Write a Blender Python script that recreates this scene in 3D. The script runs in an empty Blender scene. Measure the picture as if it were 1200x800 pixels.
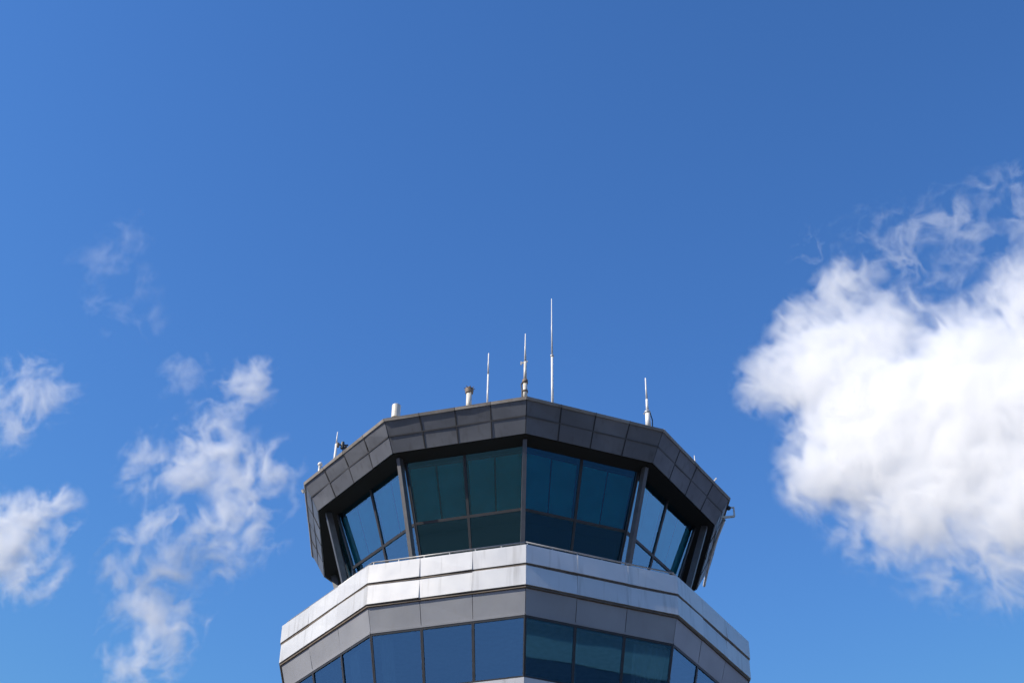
import bpy, bmesh, math, random
from mathutils import Vector, Matrix, Euler, noise as mnoise
random.seed(7)
sc = bpy.context.scene
col = sc.collection
R_ = math.radians

# ------------------------------------------------------------------ scale and camera
S = 0.65                       # metres per design unit
ZB = 1.6                       # eye height
def W(x, y, z): return Vector((x*S, y*S, z*S + ZB))
PHI = 0.0402
FPX = 1700.0
CAMLOC = Vector((-0.2331*S, -57.349*S, ZB))
cam = bpy.data.cameras.new('camera'); cam.sensor_width = 36; cam.lens = FPX/1200*36
cam.clip_start = 0.1; cam.clip_end = 30000
co = bpy.data.objects.new('camera', cam); col.objects.link(co)
CAMROT = Matrix.Rotation(math.pi/2 + 0.68920, 3, 'X') @ Matrix.Rotation(0.0140, 3, 'Z')
co.matrix_world = Matrix.Translation(CAMLOC) @ CAMROT.to_4x4()
sc.camera = co
def at_dist(u, v, d):          # point in the sky seen at photo pixel (u, v), at slant depth d metres
    return CAMLOC + CAMROT @ Vector(((u-600)/FPX*d, -(v-400)/FPX*d, -d))

SUN_EL, SUN_AZ = 38.0, -113.0       # azimuth clockwise from +Y
SUN_DIR = Vector((math.cos(R_(SUN_EL))*math.sin(R_(SUN_AZ)), math.cos(R_(SUN_EL))*math.cos(R_(SUN_AZ)), math.sin(R_(SUN_EL))))

# ------------------------------------------------------------------ materials
def mat(name):
    m = bpy.data.materials.new(name); m.use_nodes = True
    nt = m.node_tree
    return m, nt, nt.nodes['Principled BSDF']
def N(nt, typ, **kw):
    n = nt.nodes.new(typ)
    for k, v in kw.items(): setattr(n, k, v)
    return n
def L(nt, a, b): nt.links.new(a, b)
def coords(nt):
    return N(nt, 'ShaderNodeNewGeometry').outputs['Position']
def ramp(nt, fac, stops):
    r = N(nt, 'ShaderNodeValToRGB'); e = r.color_ramp.elements
    e[0].position, e[0].color = stops[0][0], stops[0][1]
    e[1].position, e[1].color = stops[-1][0], stops[-1][1]
    for p, c in stops[1:-1]:
        q = e.new(p); q.color = c
    L(nt, fac, r.inputs[0]); return r.outputs[0]
def g(v): return (v, v, v, 1)
def panel_mat(name, c0, c1, metallic, rough, bump=0.35, streak=0.10, scale=0.9, dirt=(0.25, 0.23, 0.2)):
    """painted / anodised sheet metal: soft mottling, rain streaks, slight oil-canning"""
    m, nt, b = mat(name)
    pos = coords(nt)
    n1 = N(nt, 'ShaderNodeTexNoise'); n1.inputs['Scale'].default_value = scale; n1.inputs['Detail'].default_value = 5
    L(nt, pos, n1.inputs['Vector'])
    base = ramp(nt, n1.outputs[0], [(0.3, (*c0, 1)), (0.7, (*c1, 1))])
    mp = N(nt, 'ShaderNodeMapping'); mp.inputs['Scale'].default_value = (5, 5, 0.45); L(nt, pos, mp.inputs[0])
    n2 = N(nt, 'ShaderNodeTexNoise'); n2.inputs['Scale'].default_value = 1.3; n2.inputs['Detail'].default_value = 6; L(nt, mp.outputs[0], n2.inputs['Vector'])
    st = ramp(nt, n2.outputs[0], [(0.55, g(0)), (0.8, g(streak*3))])
    mx = N(nt, 'ShaderNodeMix', data_type='RGBA'); L(nt, st, mx.inputs['Factor']); L(nt, base, mx.inputs['A']); mx.inputs['B'].default_value = (*dirt, 1)
    at = N(nt, 'ShaderNodeAttribute', attribute_name='tone')
    mul = N(nt, 'ShaderNodeMix', data_type='RGBA', blend_type='MULTIPLY'); mul.inputs['Factor'].default_value = 1
    L(nt, mx.outputs['Result'], mul.inputs['A']); L(nt, at.outputs['Color'], mul.inputs['B'])
    L(nt, mul.outputs['Result'], b.inputs['Base Color'])
    b.inputs['Metallic'].default_value = metallic
    n3 = N(nt, 'ShaderNodeTexNoise'); n3.inputs['Scale'].default_value = 3.0; n3.inputs['Detail'].default_value = 8; L(nt, pos, n3.inputs['Vector'])
    rr = N(nt, 'ShaderNodeMapRange'); rr.inputs['To Min'].default_value = rough-0.06; rr.inputs['To Max'].default_value = rough+0.1
    L(nt, n3.outputs[0], rr.inputs[0]); L(nt, rr.outputs[0], b.inputs['Roughness'])
    n4 = N(nt, 'ShaderNodeTexNoise'); n4.inputs['Scale'].default_value = 1.1; n4.inputs['Detail'].default_value = 1; L(nt, pos, n4.inputs['Vector'])
    bp = N(nt, 'ShaderNodeBump'); bp.inputs['Strength'].default_value = bump; bp.inputs['Distance'].default_value = 0.03
    L(nt, n4.outputs[0], bp.inputs['Height']); L(nt, bp.outputs[0], b.inputs['Normal'])
    return m
def plain(name, c, rough=0.5, metallic=0.0, var=0.12, scale=6):
    m, nt, b = mat(name)
    pos = coords(nt)
    n1 = N(nt, 'ShaderNodeTexNoise'); n1.inputs['Scale'].default_value = scale; n1.inputs['Detail'].default_value = 5
    L(nt, pos, n1.inputs['Vector'])
    lo = tuple(x*(1-var) for x in c); hi = tuple(min(1, x*(1+var)) for x in c)
    L(nt, ramp(nt, n1.outputs[0], [(0.3, (*lo, 1)), (0.7, (*hi, 1))]), b.inputs['Base Color'])
    b.inputs['Roughness'].default_value = rough; b.inputs['Metallic'].default_value = metallic
    return m
def glass_mat(name, tint, ior, bend=0.001, coat=0.1, gloss=(0.42, 0.74, 1.0)):
    m, nt, b = mat(name)
    nt.nodes.remove(b); out = nt.nodes['Material Output']
    pos = coords(nt)
    n = N(nt, 'ShaderNodeTexNoise'); n.inputs['Scale'].default_value = 0.9; n.inputs['Detail'].default_value = 1; L(nt, pos, n.inputs['Vector'])
    bp = N(nt, 'ShaderNodeBump'); bp.inputs['Strength'].default_value = 0.6; bp.inputs['Distance'].default_value = bend; L(nt, n.outputs[0], bp.inputs['Height'])
    lw = N(nt, 'ShaderNodeFresnel'); lw.inputs['IOR'].default_value = ior; L(nt, bp.outputs[0], lw.inputs['Normal'])
    fr = N(nt, 'ShaderNodeMath', operation='MULTIPLY_ADD', use_clamp=True); L(nt, lw.outputs[0], fr.inputs[0]); fr.inputs[1].default_value = 1.0; fr.inputs[2].default_value = coat
    tr = N(nt, 'ShaderNodeBsdfTransparent'); tr.inputs[0].default_value = (*tint, 1)
    gl = N(nt, 'ShaderNodeBsdfGlossy'); gl.inputs['Roughness'].default_value = 0.015; gl.inputs['Color'].default_value = (*gloss, 1); L(nt, bp.outputs[0], gl.inputs['Normal'])
    mx = N(nt, 'ShaderNodeMixShader'); L(nt, fr.outputs[0], mx.inputs[0]); L(nt, tr.outputs[0], mx.inputs[1]); L(nt, gl.outputs[0], mx.inputs[2])
    L(nt, mx.outputs[0], out.inputs['Surface'])
    return m
def cloth_mat(name, c, trans=0.5):
    m, nt, b = mat(name)
    nt.nodes.remove(b); out = nt.nodes['Material Output']
    pos = coords(nt)
    n = N(nt, 'ShaderNodeTexNoise'); n.inputs['Scale'].default_value = 1.5; n.inputs['Detail'].default_value = 4; L(nt, pos, n.inputs['Vector'])
    lo = tuple(x*0.88 for x in c); hi = tuple(x*1.1 for x in c)
    cc = ramp(nt, n.outputs[0], [(0.3, (*lo, 1)), (0.7, (*hi, 1))])
    d = N(nt, 'ShaderNodeBsdfDiffuse'); t = N(nt, 'ShaderNodeBsdfTranslucent'); L(nt, cc, d.inputs[0]); L(nt, cc, t.inputs[0])
    mx = N(nt, 'ShaderNodeMixShader'); mx.inputs[0].default_value = trans
    L(nt, d.outputs[0], mx.inputs[1]); L(nt, t.outputs[0], mx.inputs[2]); L(nt, mx.outputs[0], out.inputs['Surface'])
    return m

SILVER = panel_mat('silver_white_cladding', (0.61, 0.605, 0.61), (0.68, 0.675, 0.675), 0.25, 0.36, bump=0.38, streak=0.16)
GREYCL = panel_mat('light_grey_cladding', (0.295, 0.30, 0.315), (0.36, 0.365, 0.38), 0.25, 0.42, bump=0.25, streak=0.07)
FASCIA = panel_mat('dark_grey_fascia', (0.138, 0.146, 0.168), (0.195, 0.205, 0.23), 0.25, 0.45, bump=0.35, streak=0.14, dirt=(0.06, 0.055, 0.05))
SEAM = plain('fascia_seam_strip', (0.10, 0.10, 0.105), 0.5, 0.3)
RIBM = plain('dark_joint_rib', (0.03, 0.03, 0.033), 0.6, 0.1)
COPING = panel_mat('weathered_coping', (0.25, 0.225, 0.20), (0.35, 0.32, 0.29), 0.1, 0.55, bump=0.3, streak=0.2, scale=3, dirt=(0.13, 0.09, 0.06))
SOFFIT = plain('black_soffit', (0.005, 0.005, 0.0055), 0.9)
MULL = plain('grey_mullion', (0.12, 0.122, 0.13), 0.45, 0.3)
FRAME = plain('dark_window_frame', (0.05, 0.052, 0.056), 0.4, 0.3)
GROOVE = plain('brown_groove_trim', (0.12, 0.09, 0.065), 0.6, 0.1, 0.3)
RAILM = plain('galvanised_rail', (0.30, 0.30, 0.31), 0.45, 0.6)
CABGLASS = glass_mat('cab_glass', (0.42, 0.95, 1.0), 1.75, coat=.33, gloss=(.32, .74, 1.0))
LOWGLASS = glass_mat('office_glass', (0.62, 0.86, 0.92), 1.9, bend=0.0016, coat=.19, gloss=(.31, .70, 1.0))
BLIND = cloth_mat('teal_blind', (0.06, 0.86, 0.90), 0.40)
CURTAIN = cloth_mat('pale_curtain', (0.72, 0.76, 0.76), 0.4)
INTER = plain('interior_grey', (0.30, 0.31, 0.32), 0.8)
DARKIN = plain('interior_dark', (0.05, 0.053, 0.06), 0.7)
CEILM = plain('ceiling_white', (0.62, 0.62, 0.60), 0.8)
CONC = panel_mat('shaft_concrete', (0.38, 0.37, 0.35), (0.46, 0.45, 0.43), 0.0, 0.85, bump=0.2, streak=0.12)
WHITE = plain('white_fibreglass', (0.78, 0.77, 0.74), 0.35, 0, 0.06)
CREAM = plain('cream_paint', (0.66, 0.62, 0.54), 0.45, 0, 0.12, 12)
GALV = plain('galvanised_mast', (0.52, 0.51, 0.50), 0.4, 0.5)
RUST = plain('rusty_collar', (0.20, 0.15, 0.11), 0.75, 0.1, 0.4, 25)
BLACKP = plain('black_fitting', (0.025, 0.025, 0.028), 0.5)
ROOFM = plain('roof_membrane', (0.30, 0.30, 0.29), 0.9)

# ------------------------------------------------------------------ object helpers
def link(name, bm, m, parent=None, smooth=False):
    me = bpy.data.meshes.new(name)
    if len(bm.faces) > 1: bmesh.ops.recalc_face_normals(bm, faces=bm.faces)
    else:
        f = next(iter(bm.faces)); f.normal_update(); c = f.calc_center_median()
        if abs(f.normal.z) < .95 and f.normal.dot(Vector((c.x, c.y, 0))) < 0: f.normal_flip()
    if 'tone' not in bm.loops.layers.float_color:
        pass
    bm.to_mesh(me); bm.free()
    if 'tone' not in me.attributes:
        a = me.attributes.new('tone', 'FLOAT_COLOR', 'CORNER')
        a.data.foreach_set('color', [1.0]*(4*len(a.data)))
    if smooth:
        for p in me.polygons: p.use_smooth = len(p.vertices) == 4 or name in ('dome', 'lamp')
    me.materials.append(m)
    o = bpy.data.objects.new(name, me); col.objects.link(o)
    if parent:
        o.parent = parent; o.matrix_parent_inverse = parent.matrix_basis.inverted()
    return o
def thing(name, label, cat, loc, group=None):
    o = bpy.data.objects.new(name, None); o.empty_display_size = 0.3; col.objects.link(o)
    o.matrix_basis = Matrix.Translation(loc)
    o['label'] = label; o['category'] = cat
    if group: o['group'] = group
    return o
def newbm():
    bm = bmesh.new(); bm.loops.layers.float_color.new('tone'); return bm
def quadbox(bm, front, back, tone=1.0):
    """closed box from four front and four back corners"""
    lay = bm.loops.layers.float_color['tone']
    f = [bm.verts.new(p) for p in front]; b = [bm.verts.new(p) for p in back]
    fs = [bm.faces.new(f), bm.faces.new(b[::-1])]
    for i in range(4):
        j = (i+1) % 4
        fs.append(bm.faces.new((f[j], f[i], b[i], b[j])))
    for q in fs:
        for l in q.loops: l[lay] = (tone, tone, tone, 1)
def prism(bm, a, b, w, d, up=None):
    """rectangular bar from a to b (world)"""
    ax = (b-a).normalized(); up = up or Vector((0, 0, 1))
    s = ax.cross(up)
    if s.length < 1e-4: s = ax.cross(Vector((0, 1, 0)))
    s.normalize(); t = s.cross(ax).normalized()
    def ring(p): return [p+s*w/2+t*d/2, p-s*w/2+t*d/2, p-s*w/2-t*d/2, p+s*w/2-t*d/2]
    quadbox(bm, ring(a), ring(b))
def tube(bm, a, b, r0, r1, n=14, cap=True):
    ax = (b-a).normalized(); s = ax.orthogonal().normalized(); t = ax.cross(s)
    A = [bm.verts.new(a+(s*math.cos(q)+t*math.sin(q))*r0) for q in [2*math.pi*i/n for i in range(n)]]
    B = [bm.verts.new(b+(s*math.cos(q)+t*math.sin(q))*r1) for q in [2*math.pi*i/n for i in range(n)]]
    for i in range(n): bm.faces.new((A[i], A[(i+1) % n], B[(i+1) % n], B[i]))
    if cap: bm.faces.new(A[::-1]); bm.faces.new(B)
def path_tube(bm, pts, r, n=8):
    for a, b in zip(pts[:-1], pts[1:]): tube(bm, a, b, r, r, n)
    for p in pts[1:-1]:
        bmesh.ops.create_uvsphere(bm, u_segments=n, v_segments=6, radius=r, matrix=Matrix.Translation(p))

def P(R, z, k):                 # corner k of the ten-sided ring of radius R
    a = PHI + k*math.pi/5
    return Vector((R*math.sin(a), -R*math.cos(a), z))
def E(R, z, k, t): return P(R, z, k).lerp(P(R, z, k+1), t)
def w3(v): return W(v.x, v.y, v.z)
def facet_panel(bm, k, t0, t1, top, bot, off=0.0, thick=0.06, gap=0.0, vgap=0.0, jit=0.0, tone=1.0, mask=(1, 1, 1, 1)):
    """a flat panel on facet k between rings top=(R,z), bot=(R,z); off = proud of the plane"""
    a, b = P(*top, k), P(*top, k+1); c, d = P(*bot, k+1), P(*bot, k)
    n = (b-a).cross(d-a).normalized()
    mid = (a+b)/2
    if n.dot(Vector((mid.x, mid.y, 0))) < 0: n = -n
    def pt(t, s):
        u = a.lerp(b, t); l = d.lerp(c, t); return u.lerp(l, s)
    wdt = (b-a).length; hgt = ((a+b)/2-(c+d)/2).length
    gx = gap/wdt; gz = vgap/hgt
    cs = [pt(t0+gx, gz), pt(t1-gx, gz), pt(t1-gx, 1-gz), pt(t0+gx, 1-gz)]
    fr = [p + n*(off+random.uniform(-jit, jit)*q) for p, q in zip(cs, mask)]
    bk = [p + n*(off-thick) for p in cs]
    quadbox(bm, [w3(p) for p in fr], [w3(p) for p in bk], tone)
def ring_solid(bm, prof, ks=range(10)):
    """sweep a closed (R, z) profile round the decagon"""
    V = [[bm.verts.new(w3(P(R, z, k))) for (R, z) in prof] for k in range(10)]
    n = len(prof)
    for k in range(10):
        for i in range(n):
            j = (i+1) % n
            bm.faces.new((V[k][i], V[(k+1) % 10][i], V[(k+1) % 10][j], V[k][j]))
def disc(bm, R, z):
    bm.faces.new([bm.verts.new(w3(P(R, z, k))) for k in range(10)])

# ------------------------------------------------------------------ key rings (R, z) in design units
FT, FM, FB = (10.0, 36.06), (9.616, 35.422), (9.257, 34.776)
B0, B1, B2, B3 = (10.20, 28.953), (10.19, 28.10), (10.14, 27.21), (9.755, 26.262)
B4 = (9.184, 23.99)
GT, GB = (8.35, 34.80), (6.233, 29.0)
def glass_ring(z): return (GT[0]-(GT[1]-z)*(GT[0]-GB[0])/(GT[1]-GB[1]), z)

tower = thing('control_tower', 'tall ten-sided airport control tower with blue glass cab, dark roof fascia and silver bands', 'control tower', (0, 0, 0))

# fascia: backing + panels
bm = newbm()
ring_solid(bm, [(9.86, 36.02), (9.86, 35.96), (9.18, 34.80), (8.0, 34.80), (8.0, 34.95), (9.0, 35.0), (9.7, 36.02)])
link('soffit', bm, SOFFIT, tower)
bm = newbm()
for k in range(10):
    for c in range(4):
        for (a, b) in ((FT, FM), (FM, FB)):
            facet_panel(bm, k, c/4, (c+1)/4, a, b, 0.0, 0.05, gap=0.018, vgap=0.018, jit=0.016, tone=random.uniform(0.90, 1.10))
fascia = link('fascia', bm, FASCIA, tower)
bm = newbm()
for k in range(10):
    facet_panel(bm, k, 0.004, 0.996, (FM[0]+0.02, FM[1]+0.028), (FM[0]-0.008, FM[1]-0.020), 0.014, 0.08)
link('seam_strip', bm, SEAM, fascia)
for k in range(10):
    for c in range(1, 4):
        bm = newbm()
        for (a, b) in ((FT, FM), (FM, FB)):
            facet_panel(bm, k, c/4-0.0042, c/4+0.0042, (a[0]+(.03 if a is FT else 0), a[1]+(0.05 if a is FT else -0.001)), b, 0.016, 0.07)
        link('joint_rib', bm, RIBM, fascia)
# coping in lengths with small joints
bm = newbm()
for k in range(10):
    for c in range(4):
        j = random.uniform(-.008, .008)
        facet_panel(bm, k, c/4, (c+1)/4, (10.035, 36.10+j), (9.985, 35.985+j), 0.015, 0.42, gap=0.012, jit=0.008, tone=random.uniform(.85, 1.1))
link('coping', bm, COPING, tower)
bm = newbm(); disc(bm, 9.72, 36.0); link('roof', bm, ROOFM, tower)

# corner columns of the cab: raking posts standing in front of the glass
for k in range(10):
    bm = newbm()
    a, b = w3(P(8.78, 34.80, k)), w3(P(6.93, 28.953, k))
    rad = Vector((math.sin(PHI+k*math.pi/5), -math.cos(PHI+k*math.pi/5), 0))
    ax = (a-b).normalized(); tan = ax.cross(rad).normalized(); dep = tan.cross(ax).normalized()
    w, d = 0.17*S, 0.26*S
    def rg(p): return [p+tan*w/2+dep*d/2, p-tan*w/2+dep*d/2, p-tan*w/2-dep*d/2, p+tan*w/2-dep*d/2]
    quadbox(bm, rg(a), rg(b))
    link('corner_post', bm, MULL, tower)

# cab windows: two bays per side, pane above a rail, short pane below
ZR = 32.3
def bar(bm, k, t0, t1, z0, z1, off=0.05, thick=0.14):
    facet_panel(bm, k, t0, t1, glass_ring(z1), glass_ring(z0), off, thick)
for k in range(10):
    for c in range(2):
        t0, t1 = c/2, (c+1)/2
        fw = 0.011
        bm = newbm()
        bar(bm, k, t0+.0005, t0+fw, 29.0, 34.80); bar(bm, k, t1-fw, t1-.0005, 29.0, 34.80)
        bar(bm, k, t0+fw, t1-fw, ZR-.055, ZR+.055); bar(bm, k, t0+fw, t1-fw, 29.0, 29.12); 
        win = link('cab_window', bm, MULL if False else FRAME, tower)
        bm = newbm(); facet_panel(bm, k, t0+fw, t1-fw, glass_ring(34.79), glass_ring(ZR+.055), 0.0, 0.02)
        for f in list(bm.faces)[1:]: pass
        def single(bm):          # keep only the outer face: one thin sheet of glass
            bm.faces.ensure_lookup_table(); bmesh.ops.delete(bm, geom=bm.faces[1:], context='FACES')
        single(bm); link('pane', bm, CABGLASS, win)
        bm = newbm(); facet_panel(bm, k, t0+fw, t1-fw, glass_ring(ZR-.055), glass_ring(29.12), 0.0, 0.02)
        single(bm); link('lower_pane', bm, CABGLASS, win)
        # a pair of roller blinds behind every bay
        for h in range(2):
            u0 = t0+0.024+h*0.232; u1 = u0+0.214
            bm = newbm()
            j = random.uniform(-.02, .02)
            facet_panel(bm, k, u0, u1, glass_ring(34.55), glass_ring(ZR-.02+random.uniform(0, .05)), -0.09+j*.6-(0.03 if h else 0), 0.012, jit=0.012, tone=1)
            link('roller_blind', bm, BLIND, tower)
# cab interior: desk ring, floor, ceiling
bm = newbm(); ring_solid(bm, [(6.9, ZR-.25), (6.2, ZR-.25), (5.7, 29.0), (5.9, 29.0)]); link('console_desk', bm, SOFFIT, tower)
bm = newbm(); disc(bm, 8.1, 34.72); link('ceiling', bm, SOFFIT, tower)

# walkway slab + railing behind the parapet
bm = newbm(); ring_solid(bm, [(10.12, 28.93), (10.12, 28.75), (0.5, 28.75), (0.5, 28.93)]); link('walkway', bm, CONC, tower)
bm = newbm()
zr = 29.18
for k in range(10):
    path_tube(bm, [w3(E(9.98, zr, k, 0.0)), w3(E(9.98, zr, k, 1.0))], 0.030*S, 8)
rail = link('guard_rail', bm, RAILM, tower, True)
for k in range(10):
    for t in [i/6 for i in range(6)]:
        bm = newbm()
        a = E(9.98, 28.95, k, t+.01); b = E(9.98, zr, k, t+.01)
        tube(bm, w3(a), w3(b), .022*S, .022*S, 8)
        prism(bm, w3(E(10.0, 28.985, k, t+.002)), w3(E(10.0, 28.985, k, t+.02)), .10*S, .06*S)
        link('rail_post', bm, RAILM, rail)

# silver bands, grooves
def band(name, top, bot, m, jit, tones, off=0.0, gap=0.004):
    bm = newbm()
    for k in range(10):
        for c in range(3):
            facet_panel(bm, k, c/3, (c+1)/3, top, bot, off, 0.07, gap=gap, jit=jit, tone=random.uniform(*tones), mask=(c > 0, c < 2, c < 2, c > 0))
    return link(name, bm, m, tower)
band('upper_band', B0, (B1[0], B1[1]+0.075), SILVER, 0.022, (0.93, 1.04))
band('lower_band', (B1[0]-0.045, B1[1]), (B2[0], B2[1]+0.075), SILVER, 0.022, (0.93, 1.04))
band('grey_band', (B2[0]-0.11, B2[1]), B3, GREYCL, 0.016, (0.94, 1.05), gap=0.012)
bm = newbm()
ring_solid(bm, [(10.10, 28.75), (10.10, 28.2), (10.15, 28.17), (10.15, 28.09), (10.02, 28.06), (10.02, 27.3), (10.09, 27.27), (10.09, 27.19), (9.98, 27.17), (9.68, 26.30), (9.3, 26.3), (9.3, 28.75)])
link('groove_trim', bm, GROOVE, tower)
bm = newbm()    # drip edge over the office windows
for k in range(10):
    facet_panel(bm, k, 0.002, 0.998, (B3[0]+.012, B3[1]+.03), (B3[0]-.01, B3[1]-.045), 0.03, 0.12)
link('drip_edge', bm, GREYCL, tower)

# office level windows
def low_ring(z): return (B3[0]-(B3[1]-z)*(B3[0]-B4[0])/(B3[1]-B4[1]), z)
for k in range(10):
    for c in range(3):
        t0, t1 = c/3, (c+1)/3; fw = 0.0085
        bm = newbm()
        for (a, b, z0, z1) in ((t0+.0004, t0+fw, B4[1], B3[1]-.05), (t1-fw, t1-.0004, B4[1], B3[1]-.05), (t0+fw, t1-fw, B3[1]-.13, B3[1]-.05), (t0+fw, t1-fw, B4[1], B4[1]+.07)):
            facet_panel(bm, k, a, b, low_ring(z1), low_ring(z0), 0.02, 0.12)
        win = link('office_window', bm, FRAME, tower)
        bm = newbm(); facet_panel(bm, k, t0+fw, t1-fw, low_ring(B3[1]-.13), low_ring(B4[1]+.07), -0.02, 0.02)
        single(bm); link('pane', bm, LOWGLASS, win)
# office interior
bm = newbm(); ring_solid(bm, [(9.3, 26.28), (9.3, 26.2), (3.0, 26.2), (3.0, 26.28)]); link('office_ceiling', bm, CEILM, tower)
bm = newbm(); ring_solid(bm, [(9.0, 23.92), (9.0, 23.80), (3.0, 23.80), (3.0, 23.92)]); link('office_floor', bm, DARKIN, tower)
bm = newbm(); ring_solid(bm, [(5.2, 26.2), (5.2, 23.92), (5.0, 23.92), (5.0, 26.2)]); link('office_core_wall', bm, INTER, tower)
def curtain(k, t0, t1, sag):
    bm = newbm(); n = 40; lay = []
    for i in range(n+1):
        t = t0+(t1-t0)*i/n
        rowv = []
        for s in range(9):
            z = 26.1-(26.1-24.05)*s/8
            R = low_ring(z)[0]-0.32+0.05*math.sin(i*1.15+s*.1)
            tt = t0+(t-t0)*(1-sag*(s/8)**2)
            rowv.append(bm.verts.new(w3(E(R, z, k, tt))))
        lay.append(rowv)
    for i in range(n):
        for s in range(8): bm.faces.new((lay[i][s], lay[i+1][s], lay[i+1][s+1], lay[i][s+1]))
    link('curtain', bm, CURTAIN, tower, True)
curtain(0, 0.76, 0.99, 0.15); curtain(-1, 0.03, 0.12, 0.0); curtain(-2, 0.70, 0.80, 0.0); curtain(0, 0.345, 0.37, 0.0); curtain(3, 0.1, 0.3, 0.1); curtain(5, 0.4, 0.6, 0.1)

# lower cladding, tapering neck, shaft (below the frame)
band('sill_band', (B4[0]+.06, B4[1]-.01), (9.02, 22.9), SILVER, 0.014, (0.96, 1.03))
bm = newbm(); ring_solid(bm, [(9.0, 23.8), (9.0, 22.9), (5.4, 18.5), (5.0, 18.5), (8.0, 23.8)]); link('tower_neck', bm, GREYCL, tower)
bm = newbm(); ring_solid(bm, [(5.2, 18.5), (5.2, -ZB/S), (4.6, -ZB/S), (4.6, 18.5)]); link('tower_shaft', bm, CONC, tower)
for k in range(10):
    if k % 2: continue
    for q in range(4):
        z = 2.5+q*4.0
        bm = newbm(); facet_panel(bm, k, .35, .65, (5.2, z+1.6), (5.2, z), .02, .1)
        f = link('shaft_window', bm, FRAME, tower)
        bm = newbm(); facet_panel(bm, k, .38, .62, (5.2, z+1.5), (5.2, z+.1), .026, .02); single(bm); link('pane', bm, LOWGLASS, f)
bm = newbm(); facet_panel(bm, -1, .30, .70, (5.2, 1.0), (5.2, -ZB/S+.02), .03, .1); dr = link('door', bm, FRAME, tower)
bm = newbm(); p = w3(E(5.3, -.9, -1, .64)); tube(bm, p, p+Vector((0, 0, .25)), .015, .015); link('handle', bm, RAILM, dr)

# ------------------------------------------------------------------ roof equipment
def pix(p):
    q = CAMROT.transposed() @ (p-CAMLOC)
    return 600+FPX*q.x/-q.z, 400-FPX*q.y/-q.z
def roof_spot(u, inset):        # point on the roof, `inset` units inside the roof edge, on the facet seen at column u
    best = None
    for i in range(-300, 301):
        k = math.floor(i/100); t = i/100-k
        p = w3(E(FT[0]-inset, 36.0, k, t)); x, y = pix(p)
        if best is None or abs(x-u) < best[0]: best = (abs(x-u), p)
    return best[1]
def height_for(p, v):           # height above p whose top shows at row v
    lo, hi = 0.0, 12.0
    for _ in range(50):
        m = (lo+hi)/2
        if pix(p+Vector((0, 0, m)))[1] > v: lo = m
        else: hi = m
    return lo
Z = Vector((0, 0, 1))
PX = 65.0*S/FPX*1.0*1.02        # metres per photo pixel near the roof edge
def cyl(bm, p, z0, z1, r0, r1=None, n=16): tube(bm, p+Z*z0, p+Z*z1, r0, r1 if r1 is not None else r0, n)
ANT = 'antennas on the tower roof'

# tall whip (x 647)
p = roof_spot(647.8, .75); h = height_for(p, 350); hj = height_for(p, 417)
t = thing('whip_antenna', 'tallest white pole antenna, two-stage, right of the roof\'s front corner', 'antenna', p, ANT)
bm = newbm(); cyl(bm, p, 0, hj, 1.45*PX, 1.25*PX); link('mast', bm, WHITE, t, True)
bm = newbm(); cyl(bm, p, hj, h, 1.0*PX, .4*PX); link('whip', bm, WHITE, t, True)
bm = newbm(); cyl(bm, p, hj-.025, hj+.025, 1.9*PX); link('collar', bm, GALV, t, True)
bm = newbm(); cyl(bm, p, 0, .06, 5*PX); link('base_plate', bm, GALV, t)
# thin rod (x 571)
p = roof_spot(571, .35); h = height_for(p, 414)
t = thing('rod_antenna', 'plain thin white rod antenna between the stubby pipe and the bracketed antenna', 'antenna', p, ANT)
bm = newbm(); cyl(bm, p, 0, h*.62, 1.0*PX, .95*PX); cyl(bm, p, h*.62, h, .9*PX, .65*PX); link('mast', bm, WHITE, t, True)
bm = newbm(); cyl(bm, p, 0, .06, 4*PX); link('base_plate', bm, GALV, t)
# stepped corner antenna (x 614.7)
p = roof_spot(615.2, .22); h1, h2, h3 = height_for(p, 446), height_for(p, 424), height_for(p, 391)
t = thing('stepped_antenna', 'stepped cream antenna with side bracket standing on the front roof corner', 'antenna', p, ANT)
bm = newbm(); cyl(bm, p, 0, h1, 2.7*PX, 2.3*PX); link('base_tube', bm, CREAM, t, True)
bm = newbm(); cyl(bm, p, h1, h2, 1.75*PX, 1.5*PX); link('mast', bm, CREAM, t, True)
bm = newbm(); cyl(bm, p, h2, h3, 1.25*PX, .45*PX); link('whip', bm, WHITE, t, True)
bm = newbm(); cyl(bm, p, h1-.10, h1+.02, 3.0*PX); cyl(bm, p, h1*.45, h1*.52, 3.2*PX); link('collar', bm, RUST, t, True)
bm = newbm(); prism(bm, p+Z*(h2+.02)+Vector((2.5*PX, 0, 0)), p+Z*(h2-.05)+Vector((-4.6*PX, 0, 0)), 1.2*PX, 1.2*PX); prism(bm, p+Z*(h2-.10)+Vector((-4.6*PX, 0, 0)), p+Z*(h2+.0)+Vector((-4.4*PX, 0, 0)), 1.4*PX, 1.4*PX); link('bracket', bm, CREAM, t)
bm = newbm(); path_tube(bm, [p+Vector((-2.8*PX, -.02, h1*.9)), p+Vector((-4.2*PX, -.03, h1*.78)), p+Vector((-3.2*PX, -.03, h1*.5)), p+Vector((-3.4*PX, -.03, 0))], .7*PX); link('cable', bm, BLACKP, t)
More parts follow.
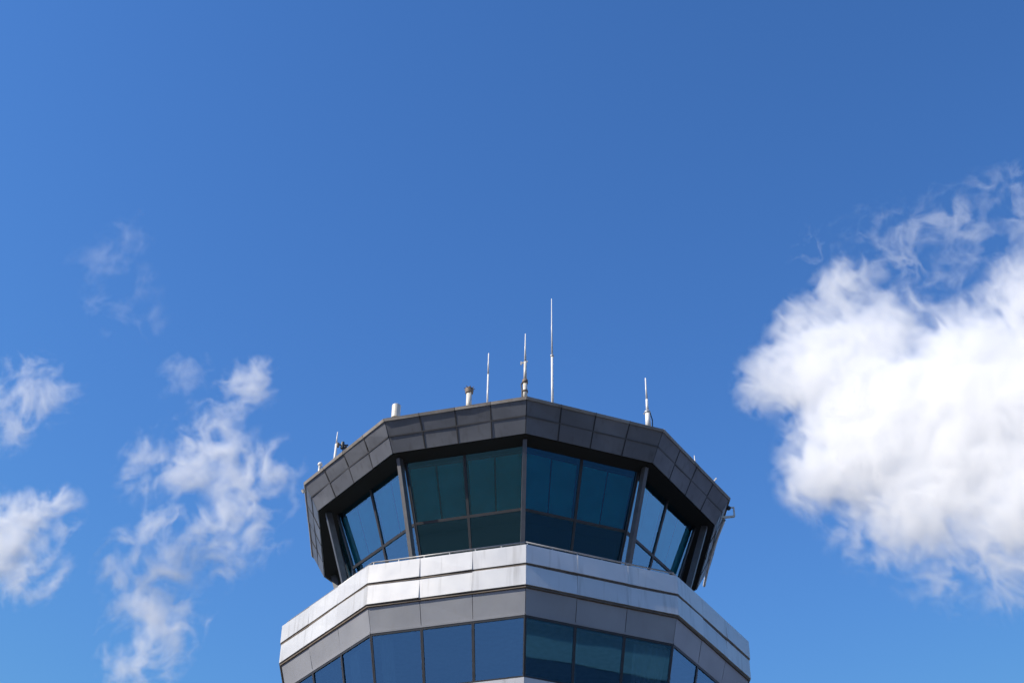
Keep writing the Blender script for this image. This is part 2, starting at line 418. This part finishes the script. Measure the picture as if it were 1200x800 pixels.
# stubby vent pipe (x 549)
p = roof_spot(549.3, .45); h1, h2 = height_for(p, 459), height_for(p, 453.5)
t = thing('vent_pipe', 'stubby cream pipe with rusty spiked collar near the roof edge', 'pipe', p)
bm = newbm(); cyl(bm, p, 0, h1+.03, 3.0*PX); link('pipe', bm, CREAM, t, True)
bm = newbm(); cyl(bm, p, h1-.05, h1+.09, 4.2*PX, 4.6*PX); cyl(bm, p, h1+.09, h2, 2.8*PX, 1.6*PX)
for i in range(9):
    a = i*2*math.pi/9; d = Vector((math.cos(a), math.sin(a), .35)).normalized()
    q = p+Z*(h1+.05)+d*4.0*PX; tube(bm, q, q+d*2.6*PX, .7*PX, .25*PX, 6)
link('collar', bm, RUST, t)
# white canister (x 461)
p = roof_spot(462.5, .40); h = height_for(p, 475.5)
t = thing('canister', 'short white canister standing beside the left roof corner', 'canister', p)
bm = newbm(); cyl(bm, p, h*.35, h, 4.8*PX, 4.8*PX, 24); cyl(bm, p, h, h+.012, 4.8*PX, 4.3*PX, 24); link('body', bm, CREAM, t)
bm = newbm(); cyl(bm, p+Vector((-1.5*PX, 0, 0)), 0, h*.35, 2.2*PX); prism(bm, p+Vector((3.2*PX, -1*PX, .0)), p+Vector((3.2*PX, -1*PX, h*.35)), 1.6*PX, 1.6*PX); link('bracket', bm, GALV, t)
# right antenna (x 760)
p = roof_spot(760.8, .35); h1, h2, h3 = height_for(p, 483), height_for(p, 468), height_for(p, 443)
t = thing('cone_base_antenna', 'white antenna on a thick flared base near the right roof corner', 'antenna', p, ANT)
bm = newbm(); cyl(bm, p, .18*h1, h1, 3.2*PX, 2.6*PX); link('base_tube', bm, WHITE, t, True)
bm = newbm(); cyl(bm, p, 0, .2*h1, 4.4*PX, 3.6*PX); cyl(bm, p, h1-.03, h1+.03, 3.3*PX); link('collar', bm, GALV, t, True)
bm = newbm(); cyl(bm, p, h1, h2, 1.6*PX, 1.35*PX); cyl(bm, p, h2, h3, 1.15*PX, .7*PX); link('whip', bm, WHITE, t, True)
bm = newbm(); prism(bm, p+Z*(h1)+Vector((3.4*PX, 0, 0)), p+Z*(h1-.05)+Vector((-4.6*PX, 0, 0)), 1.1*PX, 1.1*PX); link('bracket', bm, GALV, t)
bm = newbm(); path_tube(bm, [p+Vector((2.6*PX, 0, h1)), p+Vector((5*PX, .05, h1*.7)), p+Vector((4.6*PX, .05, 0))], .6*PX); link('cable', bm, BLACKP, t)
# weather mast at left (x 392)
p = roof_spot(391.5, .30); h1, h2 = height_for(p, 520), height_for(p, 506)
t = thing('weather_mast', 'slim mast with a dark cluster of sensors on the left roof edge', 'antenna', p, ANT)
bm = newbm(); cyl(bm, p, 0, h1, 1.7*PX, 1.4*PX); cyl(bm, p, h1, h2, .95*PX, .5*PX); link('mast', bm, WHITE, t, True)
q = p+Z*(h1-.02)
bm = newbm(); prism(bm, q+Vector((-.5*PX, 0, 0)), q+Vector((13*PX, .1, .05)), 1.4*PX, 1.4*PX); link('arm', bm, BLACKP, t)
bm = newbm(); cyl(bm, q+Vector((1.8*PX, 0, 0)), -.08, .05, 1.8*PX); link('sensor', bm, RUST, t)
bm = newbm(); cyl(bm, q+Vector((7*PX, .05, 0)), -.10, .12, 2.4*PX, 1.8*PX); bmesh.ops.create_uvsphere(bm, u_segments=10, v_segments=8, radius=2.4*PX, matrix=Matrix.Translation(q+Vector((10*PX, .07, -.05)))); prism(bm, q+Vector((8*PX, .05, -.35)), q+Vector((8*PX, .05, 0)), 1.2*PX, 1.2*PX); link('sensor', bm, BLACKP, t)
# little white dome, left end
p = roof_spot(373, .25); h = height_for(p, 541.5)
t = thing('dome_light', 'tiny white domed lamp at the far left end of the roof edge', 'lamp', p)
bm = newbm(); bmesh.ops.create_uvsphere(bm, u_segments=14, v_segments=10, radius=2.9*PX, matrix=Matrix.Translation(p+Z*(h-2.9*PX))); link('dome', bm, WHITE, t, True)
bm = newbm(); cyl(bm, p, 0, h-3*PX, 1.8*PX); link('stem', bm, GALV, t, True)
# two small things on the right edge
p = roof_spot(813.5, .25); h = height_for(p, 533.5)
t = thing('forked_aerial', 'tiny white forked aerial on the right sloping roof edge', 'antenna', p, ANT)
bm = newbm(); cyl(bm, p, 0, h*.55, 2.6*PX, 2.2*PX, 8); link('base_tube', bm, WHITE, t)
bm = newbm(); cyl(bm, p+Vector((1.8*PX, 0, 0)), h*.5, h, .8*PX, .5*PX, 8); cyl(bm, p+Vector((-1.8*PX, 0, 0)), h*.5, h*.85, .8*PX, .5*PX, 8); link('fork', bm, WHITE, t)
p = roof_spot(838.5, .25); h = height_for(p, 560)
t = thing('stub_aerial', 'tiny pale stub aerial nearest the far right roof corner', 'antenna', p, ANT)
bm = newbm(); cyl(bm, p, 0, h*.6, 1.9*PX, 1.5*PX, 8); link('base_tube', bm, GALV, t)
bm = newbm(); prism(bm, p+Z*h*.7+Vector((-2*PX, 0, 0)), p+Z*h+Vector((2.4*PX, 0, 0)), 1.4*PX, 1.4*PX); link('arm', bm, WHITE, t)
# bracket with hanging cable, outside the right roof corner
def around(R, z, kk):
    a = PHI+kk*math.pi/5; return W(R*math.sin(a), -R*math.cos(a), z)
p = around(9.75, 35.60, 2.02)
t = thing('wall_bracket', 'white outrigger bracket with a hanging cable at the right roof corner', 'bracket', p)
ox = Vector((1, 0, 0))
bm = newbm()
a0 = p+Vector((-.02, 0, .10)); a1 = p+ox*.25+Vector((0, 0, .08)); a2 = p+ox*.25+Vector((0, 0, -.22)); a3 = p+Vector((-.12, 0, -.27))
prism(bm, a0+Vector((.16, 0, -.02)), a1, .035, .035); prism(bm, a1+Z*.0175, a2, .042, .042); prism(bm, a2, a3, .055, .055)
link('arm', bm, CREAM, t)
bm = newbm(); bmesh.ops.create_uvsphere(bm, u_segments=12, v_segments=8, radius=.07, matrix=Matrix.Translation(p+Vector((.10, 0, .06)))); link('lamp', bm, BLACKP, t)
bm = newbm()
pts = []
for i in range(15):
    s = i/14
    u = 845.5+(822-845.5)*s - 2.5*math.sin(s*math.pi); v = 609+(686-609)*s
    pts.append((u, v))
base = p.copy()
def lift(u, v, yw):             # point of the vertical plane y = yw seen at (u, v): used once to lay the cable
    d = CAMROT @ Vector(((u-600)/FPX, -(v-400)/FPX, -1)); s_ = (yw-CAMLOC.y)/d.y; return CAMLOC+d*s_
cab = [lift(u+3.2, v, p.y+.35*i) for i, (u, v) in enumerate(pts)]
for i in range(len(cab)-1): tube(bm, cab[i], cab[i+1], .045, .045, 8, cap=False)
link('cable', bm, WHITE, t, True)
# small spot at left face
p = around(9.86, 35.80, -2.03)
t = thing('edge_spotlight', 'tiny pale fitting sticking out of the far left fascia corner', 'lamp', p)
bm = newbm(); prism(bm, p, p+Vector((-.08, -.02, -.02)), .04, .04); link('arm', bm, GALV, t)
bm = newbm(); tube(bm, p+Vector((-.05, 0, -.05)), p+Vector((-.10, -.02, .03)), .045, .045, 10); link('head', bm, CREAM, t)

# ------------------------------------------------------------------ ground
def ground_mat(name, c0, c1, sc_):
    m, nt, b = mat(name); pos = coords(nt)
    n = N(nt, 'ShaderNodeTexNoise'); n.inputs['Scale'].default_value = sc_; n.inputs['Detail'].default_value = 8; L(nt, pos, n.inputs['Vector'])
    L(nt, ramp(nt, n.outputs[0], [(.3, (*c0, 1)), (.7, (*c1, 1))]), b.inputs['Base Color']); b.inputs['Roughness'].default_value = .9; b.inputs['Specular IOR Level'].default_value = 0.05
    return m
bm = newbm(); bmesh.ops.create_circle(bm, cap_ends=True, radius=9000, segments=96)
o = link('ground', bm, ground_mat('grass_field', (.020, .026, .025), (.038, .043, .040), .02)); o['kind'] = 'structure'
bm = newbm(); bmesh.ops.create_circle(bm, cap_ends=True, radius=70, segments=64, matrix=Matrix.Translation((0, 0, .004)))
o = link('pavement', bm, ground_mat('apron_asphalt', (.09, .09, .088), (.14, .14, .135), .4)); o['kind'] = 'structure'

hg = thing('reflection_block', 'long dark blue-grey block added out of view for the tower glass to mirror', 'reflection_block', (135, -165, 0))  # unseen building added so the right-hand windows have something dark to reflect
def gbox(name, x0, x1, y0, y1, z0, z1, m, par, rz=R_(38)):
    bm = newbm(); M_ = Matrix.Translation((135, -165, 0)) @ Matrix.Rotation(rz, 4, 'Z')
    f = [M_ @ Vector(p) for p in ((x0, y0, z0), (x1, y0, z0), (x1, y0, z1), (x0, y0, z1))]; b = [M_ @ Vector(p) for p in ((x0, y1, z0), (x1, y1, z0), (x1, y1, z1), (x0, y1, z1))]
    quadbox(bm, f, b); return link(name, bm, m, par)
HW = panel_mat('reflection_block_cladding', (.10, .18, .25), (.12, .21, .28), .1, .8); HB = plain('reflection_block_pale', (.26, .40, .44), .8); HD = plain('reflection_block_door', (.03, .06, .10), .8); HL = plain('reflection_block_base', (.035, .09, .17), .8)
gbox('wall', -90, 90, -30, 30, 0, 36, HW, hg); gbox('roof', -91, 91, -31, 31, 36, 37.2, ROOFM, hg); gbox('door', -88, 88, 30, 30.3, 0, 12, HD, hg); gbox('reflected_lower_wall', -90.2, 90.2, 30, 30.2, 12.1, 23.6, HL, hg); gbox('reflected_band', -90.1, 90.1, 30, 30.25, 23.65, 26.8, HB, hg)  # pale and dark strips added at the heights the windows mirror

# ------------------------------------------------------------------ clouds: real volumes high in the sky
def cloud(name, label, d, blobs, sigma, nscale, amp, thr, soft, detail=6, rough=.6, distort=0.0, ridge=0.0, rscale=.02, group=None, aniso=0.2, rate=.6, hull=1.0, thin=1.0, stretch=(1, 1, 1), rot=0.0, w=0.0, tilt=1.0):
    """a cloud of scattering droplets with its own place; blobs: (x, y, radius, depth, weight), pixels of arc at slant distance d"""
    k = d/FPX
    u0 = sum(b[0] for b in blobs)/len(blobs); v0 = sum(b[1] for b in blobs)/len(blobs)
    org = at_dist(u0, v0, d)
    # the cloud is a deep bank that leans: its broad face looks part way from the eye to the sun
    toeye = (CAMLOC-org).normalized(); nz_ = (toeye + SUN_DIR*tilt).normalized()
    nx_ = (CAMROT @ Vector((1, 0, 0))); nx_ = (nx_ - nz_*nx_.dot(nz_)).normalized(); ny_ = nz_.cross(nx_)
    FR = Matrix((nx_, ny_, nz_)).transposed()
    cen = []
    for (u, v, r, dz, wt) in blobs:
        dr = (at_dist(u, v, 1.0)-CAMLOC); t_ = (org-CAMLOC).dot(nz_)/dr.dot(nz_)
        q = FR.transposed() @ (CAMLOC+dr*t_-org); cen.append(Vector((q.x/k, q.y/k, -dz)))      # local, in pixels of arc
    bm = newbm()
    for c, (u, v, r, dz, wt) in zip(cen, blobs):
        bmesh.ops.create_icosphere(bm, subdivisions=3, radius=r*hull, matrix=Matrix.Translation(c))
    me = bpy.data.meshes.new(name); bm.to_mesh(me); bm.free()
    tmp = bpy.data.objects.new('tmp', me); col.objects.link(tmp)
    rm = tmp.modifiers.new('r', 'REMESH'); rm.mode = 'VOXEL'; rm.voxel_size = 6
    dg = bpy.context.evaluated_depsgraph_get(); hm = bpy.data.meshes.new_from_object(tmp.evaluated_get(dg))
    bpy.data.objects.remove(tmp); bpy.data.meshes.remove(me)
    for v in hm.vertices: v.co.z *= thin
    hm.transform(Matrix.Scale(k, 4))
    hm.name = name
    m = bpy.data.materials.new(name); m.use_nodes = True; nt = m.node_tree
    for n in list(nt.nodes):
        if n.type == 'BSDF_PRINCIPLED': nt.nodes.remove(n)
    tc = N(nt, 'ShaderNodeTexCoord').outputs['Object']
    sc1 = N(nt, 'ShaderNodeVectorMath', operation='MULTIPLY'); L(nt, tc, sc1.inputs[0]); sc1.inputs[1].default_value = (1/k, 1/k, 1/k/thin); pos = sc1.outputs[0]
    last = None
    for c, (u, v, r, dz, wt) in zip(cen, blobs):
        vd = N(nt, 'ShaderNodeVectorMath', operation='DISTANCE'); L(nt, pos, vd.inputs[0]); vd.inputs[1].default_value = c
        ma = N(nt, 'ShaderNodeMath', operation='MULTIPLY_ADD'); L(nt, vd.outputs['Value'], ma.inputs[0]); ma.inputs[1].default_value = -wt/r; ma.inputs[2].default_value = wt
        if last is None: last = ma.outputs[0]
        else:
            mm = N(nt, 'ShaderNodeMath', operation='SMOOTH_MAX'); L(nt, last, mm.inputs[0]); L(nt, ma.outputs[0], mm.inputs[1]); mm.inputs[2].default_value = .3; last = mm.outputs[0]
    mp = N(nt, 'ShaderNodeMapping'); mp.inputs['Location'].default_value = (u0*1.7, v0*2.3, w); mp.inputs['Scale'].default_value = (stretch[0], stretch[1], stretch[2]*thin); mp.inputs['Rotation'].default_value = (0, 0, rot); L(nt, pos, mp.inputs[0]); src = mp.outputs[0]
    nz = N(nt, 'ShaderNodeTexNoise'); nz.inputs['Scale'].default_value = nscale; nz.inputs['Detail'].default_value = detail; nz.inputs['Roughness'].default_value = rough; nz.inputs['Distortion'].default_value = distort
    L(nt, src, nz.inputs['Vector'])
    a1 = N(nt, 'ShaderNodeMath', operation='MULTIPLY_ADD'); L(nt, nz.outputs[0], a1.inputs[0]); a1.inputs[1].default_value = amp; L(nt, last, a1.inputs[2]); f = a1.outputs[0]
    if ridge:
        n2 = N(nt, 'ShaderNodeTexNoise'); n2.inputs['Scale'].default_value = rscale; n2.inputs['Detail'].default_value = 4; n2.inputs['Roughness'].default_value = .55; n2.inputs['Distortion'].default_value = .5; L(nt, src, n2.inputs['Vector'])
        b1 = N(nt, 'ShaderNodeMath', operation='SUBTRACT'); L(nt, n2.outputs[0], b1.inputs[0]); b1.inputs[1].default_value = .5
        b2 = N(nt, 'ShaderNodeMath', operation='ABSOLUTE'); L(nt, b1.outputs[0], b2.inputs[0])
        b3 = N(nt, 'ShaderNodeMath', operation='MULTIPLY_ADD'); L(nt, b2.outputs[0], b3.inputs[0]); b3.inputs[1].default_value = -ridge; L(nt, f, b3.inputs[2]); f = b3.outputs[0]
    mr = N(nt, 'ShaderNodeMapRange', interpolation_type='SMOOTHSTEP'); L(nt, f, mr.inputs[0])
    mr.inputs['From Min'].default_value = thr+amp*.5; mr.inputs['From Max'].default_value = thr+amp*.5+soft
    mr.inputs['To Min'].default_value = 0; mr.inputs['To Max'].default_value = sigma/k
    gt = N(nt, 'ShaderNodeMapRange'); L(nt, last, gt.inputs[0]); gt.inputs['From Min'].default_value = 0.0; gt.inputs['From Max'].default_value = .2
    fm = N(nt, 'ShaderNodeMath', operation='MULTIPLY'); L(nt, mr.outputs[0], fm.inputs[0]); L(nt, gt.outputs[0], fm.inputs[1])
    vs = N(nt, 'ShaderNodeVolumeScatter'); vs.inputs['Color'].default_value = (1, 1, 1, 1); vs.inputs['Anisotropy'].default_value = aniso
    L(nt, fm.outputs[0], vs.inputs['Density']); L(nt, vs.outputs[0], nt.nodes['Material Output'].inputs['Volume'])
    try: m.cycles.volume_step_rate = rate
    except Exception: pass
    hm.materials.clear(); hm.materials.append(m)
    o = bpy.data.objects.new(name, hm); col.objects.link(o); o.matrix_world = Matrix.Translation(org) @ FR.to_4x4()
    o['label'] = label; o['category'] = 'cloud'; o['kind'] = 'thing'
    if group: o['group'] = group
    return o
cloud('cumulus_cloud', 'big bright white puffy cloud at the right edge of the sky', 1500, [
    (965, 425, 108, 0, 1.6), (1020, 400, 100, 0, 1.6), (1040, 500, 148, 0, 1.9), (1130, 480, 165, 10, 1.9), (1210, 460, 150, 20, 1.8),
    (902, 440, 66, 0, 1.4), (938, 382, 60, 0, 1.3), (975, 535, 92, -10, 1.5), (1085, 570, 112, 0, 1.6), (1190, 570, 122, 0, 1.6), (1220, 350, 95, 15, 1.4), (1270, 520, 150, 20, 1.6), (988, 340, 62, 0, 1.1), (1165, 400, 85, 10, 1.1),
    (1090, 622, 95, 0, .6), (1180, 640, 105, 0, .6), (1020, 610, 80, 0, .7)],
    .072, .009, 1.75, -.12, 1.1, detail=10, rough=.72, thin=.28, aniso=.1, tilt=.75, ridge=2.5, rscale=.03, stretch=(1, 1, .4))
WISPY = dict(detail=8, rough=.70, distort=.25, ridge=4.5, rscale=.02, group='thin clouds', thin=.15, tilt=.7)
cloud('wispy_cloud', 'torn thin filaments of cloud above the big white cloud', 1700, [
    (1060, 285, 80, 0, 1), (1130, 275, 88, 0, 1), (1190, 265, 90, 0, 1), (960, 290, 50, 0, .7), (1010, 285, 60, 0, .8), (1120, 330, 70, 0, .9)],
    .04, .012, 3.5, -.2, 1.5, **{**WISPY, 'ridge': 7.0, 'rscale': .026})
cloud('wispy_cloud', 'large ragged white cloud left of the tower, tallest of the thin clouds', 1500, [
    (288, 455, 55, 0, 1.1), (265, 490, 65, 0, 1.1), (240, 530, 90, 0, 1), (190, 540, 75, 0, .9), (270, 610, 95, 0, 1.1), (195, 650, 85, 0, 1.15), (183, 725, 82, 0, 1.25), (165, 770, 65, 0, 1), (300, 560, 70, 0, .8), (155, 655, 60, 0, .9), (320, 580, 50, 0, .7)],
    .11, .013, 3.2, -.2, 1.6, **WISPY)
cloud('wispy_cloud', 'lone dense white patch low on the left edge of the sky', 1500, [
    (20, 630, 74, 0, 1.1), (58, 606, 52, 0, 1), (-40, 630, 80, 0, 1), (40, 668, 56, 0, .8)],
    .15, .012, 2.8, -.35, 1.5, **WISPY)
cloud('wispy_cloud', 'curled streaky cloud on the left edge, above the dense patch', 1500, [
    (20, 462, 66, 0, 1), (62, 462, 52, 0, 1), (-30, 470, 70, 0, 1), (10, 500, 48, 0, .8)],
    .08, .013, 3.3, -.2, 1.5, **WISPY)
cloud('wispy_cloud', 'faintest small wisp, highest of the clouds at upper left', 1500, [
    (115, 305, 52, 0, 1), (140, 350, 58, 0, 1), (165, 370, 45, 0, .9), (150, 275, 45, 0, .8)],
    .025, .014, 3.4, -.1, 1.5, **WISPY)
cloud('wispy_cloud', 'small tuft of cloud just above the large ragged one', 1500, [(215, 440, 42, 0, 1), (228, 432, 30, 0, 1)],
    .04, .018, 3, -.2, 1.4, **WISPY)

# ------------------------------------------------------------------ light
s = SUN_DIR
sl = bpy.data.lights.new('sun', 'SUN'); sl.energy = 5.0; sl.angle = R_(.53); sl.color = (1, .925, .81)
so = bpy.data.objects.new('sun', sl); col.objects.link(so); so.rotation_euler = (-s).to_track_quat('-Z', 'Y').to_euler(); so.location = s*200
w = bpy.data.worlds.new('World'); sc.world = w; w.use_nodes = True; nt = w.node_tree
sk = N(nt, 'ShaderNodeTexSky'); sk.sky_type = 'NISHITA'; sk.sun_disc = False; sk.sun_elevation = R_(SUN_EL); sk.sun_rotation = R_(SUN_AZ)
sk.altitude = 300; sk.air_density = 1.0; sk.dust_density = .1; sk.ozone_density = 3.0
gm = N(nt, 'ShaderNodeGamma'); gm.inputs['Gamma'].default_value = 1.36; L(nt, sk.outputs[0], gm.inputs[0])
hs = N(nt, 'ShaderNodeHueSaturation'); hs.inputs['Saturation'].default_value = 1.085; L(nt, gm.outputs[0], hs.inputs['Color'])
sp = N(nt, 'ShaderNodeSeparateColor'); L(nt, hs.outputs[0], sp.inputs[0]); cb = N(nt, 'ShaderNodeCombineColor')
for i, lim in enumerate((2.1, 2.6, 4.55)):      # a clear, dry horizon that does not glare
    q = N(nt, 'ShaderNodeMath', operation='SMOOTH_MIN'); L(nt, sp.outputs[i], q.inputs[0]); q.inputs[1].default_value = lim; q.inputs[2].default_value = lim*.4; L(nt, q.outputs[0], cb.inputs[i])
L(nt, cb.outputs[0], nt.nodes['Background'].inputs[0]); nt.nodes['Background'].inputs[1].default_value = .139

sc.view_settings.view_transform = 'Standard'; sc.view_settings.look = 'None'; sc.view_settings.exposure = .2; sc.view_settings.gamma = 1
sc.render.film_transparent = False
cy = sc.cycles
cy.max_bounces = 32; cy.volume_bounces = 24; cy.transparent_max_bounces = 16; cy.glossy_bounces = 4; cy.diffuse_bounces = 4
cy.use_adaptive_sampling = True; cy.adaptive_threshold = .03
cy.use_denoising = True
cy.volume_max_steps = 256
cy.sample_clamp_indirect = 8
